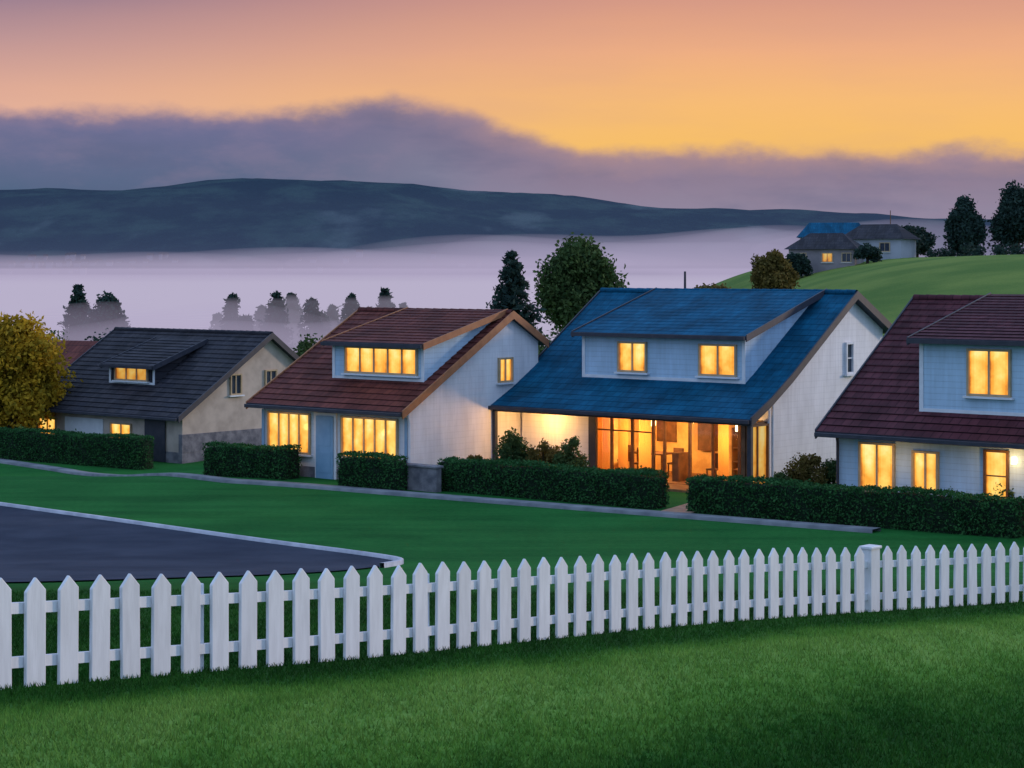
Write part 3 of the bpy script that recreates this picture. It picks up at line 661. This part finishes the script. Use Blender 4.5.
# ------------------------------------------------------------ picket fence
FP=[(-6.5,13.0),(-5.3,14.6),(-4.12,16.1),(-3.15,17.4),(-1.99,18.8),(0,21.4),(2.31,24.4),(4.95,27.5),(7.68,30.0),(10.5,32.2),(13.5,34.2)]
fp=np.array(smoothpoly(FP,3)); cum=np.r_[0,np.cumsum(np.linalg.norm(np.diff(fp,axis=0),axis=1))]
def fpos(s):
    x=float(np.interp(s,cum,fp[:,0]));y=float(np.interp(s,cum,fp[:,1]))
    x2=float(np.interp(s+.2,cum,fp[:,0]));y2=float(np.interp(s+.2,cum,fp[:,1])); x1=float(np.interp(s-.2,cum,fp[:,0]));y1=float(np.interp(s-.2,cum,fp[:,1]))
    t_=Vector((x2-x1,y2-y1,0)).normalized(); return Vector((x,y,Hs(x,y))),t_
fe=empty('white_picket_fence'); mb=MB(); sp_=.345; posts=[]
sPost=float(np.interp(4.85,fp[:,0],cum))
n=int(cum[-1]/sp_); k0=round(sPost/sp_)
for k in range(n):
    s=.1+k*sp_; p,t_=fpos(s); nn=Vector((t_.y,-t_.x,0))
    hh=.90+random.uniform(-.01,.01); w=.102; lean=random.uniform(-.010,.010); z0=-.02
    P2=[(-w,z0),(w,z0),(w+lean,hh-.11),(0+lean,hh),(-w+lean,hh-.11)]
    A=[p+t_*a+nn*.045+Vector((0,0,b_)) for a,b_ in P2]; B=[p+t_*a+nn*.01+Vector((0,0,b_)) for a,b_ in P2]
    i=len(mb.v); mb.v+=[tuple(q) for q in A+B]
    fs=[(0,1,2,3,4),(9,8,7,6,5)]+[(j,j+5,(j+1)%5+5,(j+1)%5) for j in range(5)]
    for f in fs: mb.f.append(tuple(i+q for q in f)); mb.mi.append(0); mb.uv.append([(0,0)]*len(f))
    if (k-k0)%9==0: posts.append(s+ (0 if k==k0 else .172))
mb.done('pickets',[M_paint],fe,.008)
mb=MB(); seg=np.linspace(0,cum[-1],130)
for zc in (.2,.64):
    for a,b_ in zip(seg[:-1],seg[1:]):
        p,t_=fpos(a);q,_=fpos(b_); d=(q-p); L=math.hypot(d.x,d.y); ax=Vector((d.x,d.y,0))/L; nn=Vector((ax.y,-ax.x,0))
        i=len(mb.v)
        for base in (p,q):
            for a_,c_ in ((-.035,-.04),(.008,-.04),(.008,.05),(-.035,.05)): mb.v.append(tuple(base+nn*a_+Vector((0,0,zc+c_))))
        for f in ((0,1,5,4),(1,2,6,5),(2,3,7,6),(3,0,4,7)): mb.f.append(tuple(i+x for x in f)); mb.mi.append(0); mb.uv.append([(0,0)]*4)
mb.done('rails',[M_paint],fe)
mb=MB()
for s in posts:
    p,t_=fpos(s); nn=Vector((t_.y,-t_.x,0)); big=abs(s-.1-k0*sp_)<.05
    if big:
        mb.obox(p,t_,nn,-.11,.11,-.11,.06,-.1,.86); mb.obox(p,t_,nn,-.13,.13,-.13,.08,.862,.90)
    else: mb.obox(p,t_,nn,-.05,.05,-.14,-.037,-.1,.78)
mb.done('posts',[M_paint],fe,.008)
# ------------------------------------------------------------ world
W=bpy.data.worlds.new('World'); S.world=W; W.use_nodes=True; t=NT(W.node_tree); bg=t.n['Background']
tc=t.new('ShaderNodeTexCoord'); G=tc.outputs['Generated']; sp=t.new('ShaderNodeSeparateXYZ'); t.set(sp.inputs[0],G); x,y,z=sp.outputs
e=t.m('MAXIMUM',z,0.)
f=t.m('MULTIPLY',e,2.5)
R=t.ramp(f,[(.0,lin(236,165,100)),(.15,lin(255,196,98)),(.21,lin(252,190,116)),(.27,lin(243,176,130)),(.335,lin(218,154,132)),(.6,lin(160,140,170)),(1,lin(140,160,215))])
Lf=t.ramp(f,[(.0,lin(215,160,150)),(.17,lin(236,182,160)),(.22,lin(226,172,154)),(.28,lin(188,148,152)),(.335,lin(142,120,146)),(.6,lin(130,128,170)),(1,lin(140,160,215))])
sky=t.mix(t.mr(x,.10,-.32),R,Lf)
wis=t.mr(t.noise(t.mapping(G,(3,3,16)),2.2,5),.4,.75); sky=t.mix(t.m('MULTIPLY',wis,.16),sky,lin(205,150,145))
bnk=t.mr(x,-.04,.045,.0775,.060)
gx_=t.m('DIVIDE',t.m('ADD',x,.055),.04); bnk=t.m('ADD',bnk,t.m('MULTIPLY',t.m('EXPONENT',t.m('MULTIPLY',t.m('MULTIPLY',gx_,gx_),-1.)),.008))
cn=t.noise(t.mapping(G,(1,1,1.7)),30,7,.58); bnk=t.m('ADD',bnk,t.m('MULTIPLY',t.m('SUBTRACT',cn,.5),.018))
depth=t.m('SUBTRACT',bnk,e)
mask=t.mr(depth,-.004,.007)
cl=t.ramp(t.mr(depth,0.,.042,0.,1.,False),[(0,lin(146,124,150)),(.25,lin(106,108,146)),(1,lin(74,98,130))])
cr_=t.ramp(t.mr(depth,0.,.042,0.,1.,False),[(0,lin(182,142,142)),(.35,lin(142,124,146)),(1,lin(152,142,166))])
cc=t.mix(t.mr(x,-.16,.06),cl,cr_)
cc=t.mix(t.m('MULTIPLY',t.mr(t.noise(t.mapping(G,(1,1,2.5)),20,7,.6),.42,.7),.3),cc,lin(150,130,156))
cc=t.mix(t.m('MULTIPLY',t.mr(t.noise(t.mapping(G,(1,1,4)),11,5),.48,.7),.35),cc,lin(88,96,130))
sky=t.mix(mask,sky,cc)
amb=t.m('MAXIMUM',t.mr(y,.5,-.2),t.mr(z,.16,.5))
sky=t.mix(amb,sky,L3(.50,.69,1.08))
ns=t.new('ShaderNodeTexSky',sky_type='NISHITA'); ns.sun_disc=False; ns.sun_elevation=math.radians(12); ns.sun_rotation=math.radians(72)
sc=t.new('ShaderNodeVectorMath',operation='SCALE'); t.l.new(ns.outputs[0],sc.inputs[0]); sc.inputs['Scale'].default_value=.004
ad=t.new('ShaderNodeVectorMath',operation='ADD'); t.l.new(sky,ad.inputs[0]); t.l.new(sc.outputs[0],ad.inputs[1])
t.l.new(ad.outputs[0],bg.inputs[0]); bg.inputs[1].default_value=.95
sl=bpy.data.lights.new('sun','SUN'); sl.energy=1.35; sl.angle=math.radians(6); sl.color=(1,.78,.62)
so=link(bpy.data.objects.new('sun',sl)); d=Vector((math.sin(math.radians(72)),math.cos(math.radians(72)),math.tan(math.radians(12)))); so.rotation_euler=d.to_track_quat('Z','Y').to_euler()
# ------------------------------------------------------------ camera
c=bpy.data.cameras.new('camera'); co=link(bpy.data.objects.new('camera',c)); co.location=(0,0,7); co.rotation_euler=(math.radians(90),0,0)
c.sensor_width=36; c.lens=36*2000/1024; c.shift_y=-114/1024; c.clip_end=8000; c.clip_start=.1; S.camera=co
